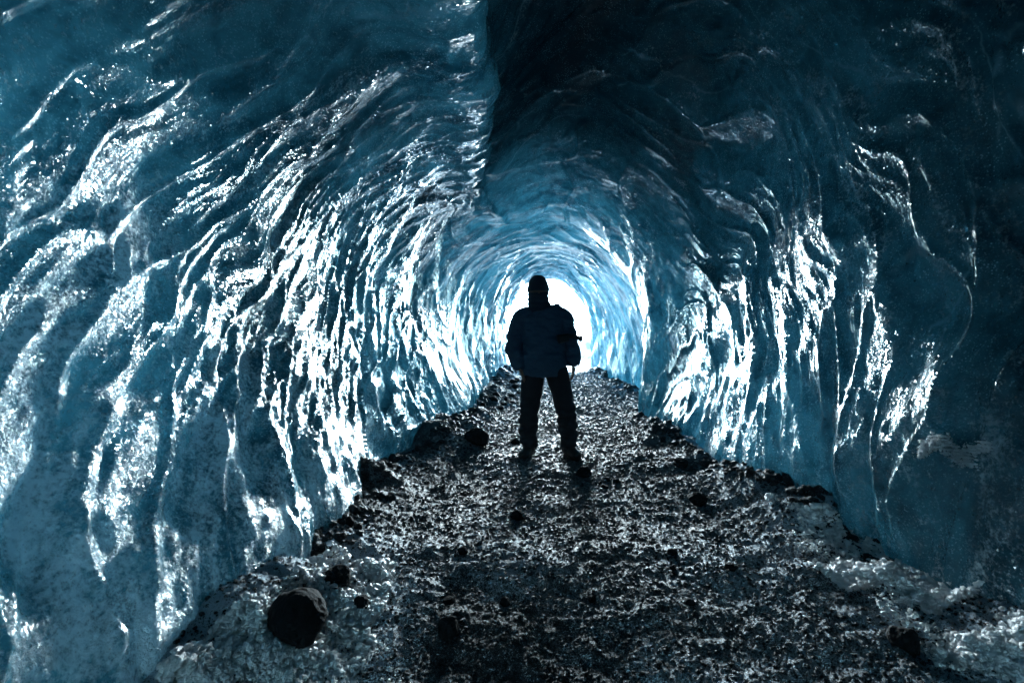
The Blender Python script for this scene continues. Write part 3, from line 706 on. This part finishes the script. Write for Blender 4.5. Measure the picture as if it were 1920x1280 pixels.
for s_ in (-1, 1):
    bm = bmesh.new()
    A = Vector((LEGS[s_][-1][0], .02, 0)); D = Vector((s_*0.36, -1, 0)).normalized()
    tube(bm, *smoothpath([A+Vector((0, 0, .17)), A+Vector((0, 0, .11)), A+Vector((0, 0, .05))], [(.062, .070), (.064, .072), (.060, .075)]), 24)
    tube(bm, *smoothpath([A-D*0.085+Vector((0, 0, .055)), A-D*0.02+Vector((0, 0, .065)), A+D*0.08+Vector((0, 0, .055)), A+D*0.165+Vector((0, 0, .042)), A+D*0.205+Vector((0, 0, .036))],
         [(.044, .050), (.053, .060), (.056, .050), (.054, .038), (.030, .024)]), 24, up=(0, 0, 1))
    boot = fuse('boot', bm, 0.006, BOOTM, body, 2)
    bm = bmesh.new()
    prof = []
    for k in range(28):
        t_ = k/28*2*math.pi; u = math.cos(t_); q = math.sin(t_)
        prof.append((A+D*(0.06+0.148*u), D.cross(Vector((0, 0, 1)))*((0.054+0.008*u)*math.copysign(abs(q)**0.75, q))))
    top = [bm.verts.new(a_+b_+Vector((0, 0, .020))) for a_, b_ in prof]; bot = [bm.verts.new(a_+b_*0.96+Vector((0, 0, -.012))) for a_, b_ in prof]
    for k in range(28): bm.faces.new((top[k], top[(k+1) % 28], bot[(k+1) % 28], bot[k]))
    bm.faces.new(top[::-1]); bm.faces.new(bot)
    me = bpy.data.meshes.new('sole'); bm.to_mesh(me); bm.free(); me.materials.append(PLASTIC)
    so = bpy.data.objects.new('sole', me); C.objects.link(so); so.parent = boot
bm = bmesh.new()
tube(bm, *smoothpath([(HX, .0, 1.640), (HX*0.97, .004, 1.57), (HX*0.8, .012, 1.51), (HX*0.5, .015, 1.46)], [(.103, .118), (.108, .112), (.116, .104), (.145, .110)]), 32)
gaiter = fuse('neck_gaiter', bm, 0.005, KNIT, body, 2, lambda c: 0.004*np.sin(c[:, 2]*130+5*noise(c[:, 0]*9, c[:, 1]*9, 0, 3)))
# beanie
v, f = ICO[5]; v = v.copy(); k = v[:, 2] > -0.16
r_ = 1+0.012*np.sin(np.arctan2(v[:, 1], v[:, 0])*46)*sstep(0.95, 0.3, v[:, 2])
v[:, :2] *= (np.maximum(np.hypot(v[:, 0], v[:, 1]), 1e-6)**-0.22)[:, None]
v = v*r_[:, None]*np.array([0.106, 0.126, 0.146]); v[:, 2] = np.maximum(v[:, 2], -0.020-0.12*np.maximum(v[:, 1], 0))
cuff = sstep(0.035, 0.022, v[:, 2]); v[:, :2] *= (1+0.06*cuff)[:, None]
beanie = mesh_np('beanie', v+np.array([HX, 0.0, 1.655+0.014]), f, KNIT, body)
# slung gear jutting out past the elbow
bm = bmesh.new()
tube(bm, *smoothpath([(.20, -.10, 1.205), (.27, -.10, 1.200), (.325, -.10, 1.185)], [.024, .022, .020], 3), 16)
tube(bm, [(.322, -.10, 1.188), (.330, -.10, 1.185), (.352, -.10, 1.175), (.356, -.10, 1.174)], [.020, .032, .030, .024], 16)
tube(bm, [(.11, -.155, 1.17), (.21, -.125, 1.19)], [(.045, .035), (.040, .03)], 16)
gear = fuse('shoulder_gear', bm, 0.004, PLASTIC, None, 1); gear.location = (PX+0.03, PY, PZ)
tag(gear, 'small dark piece of gear jutting out sideways past the elbow of the person', 'gear')
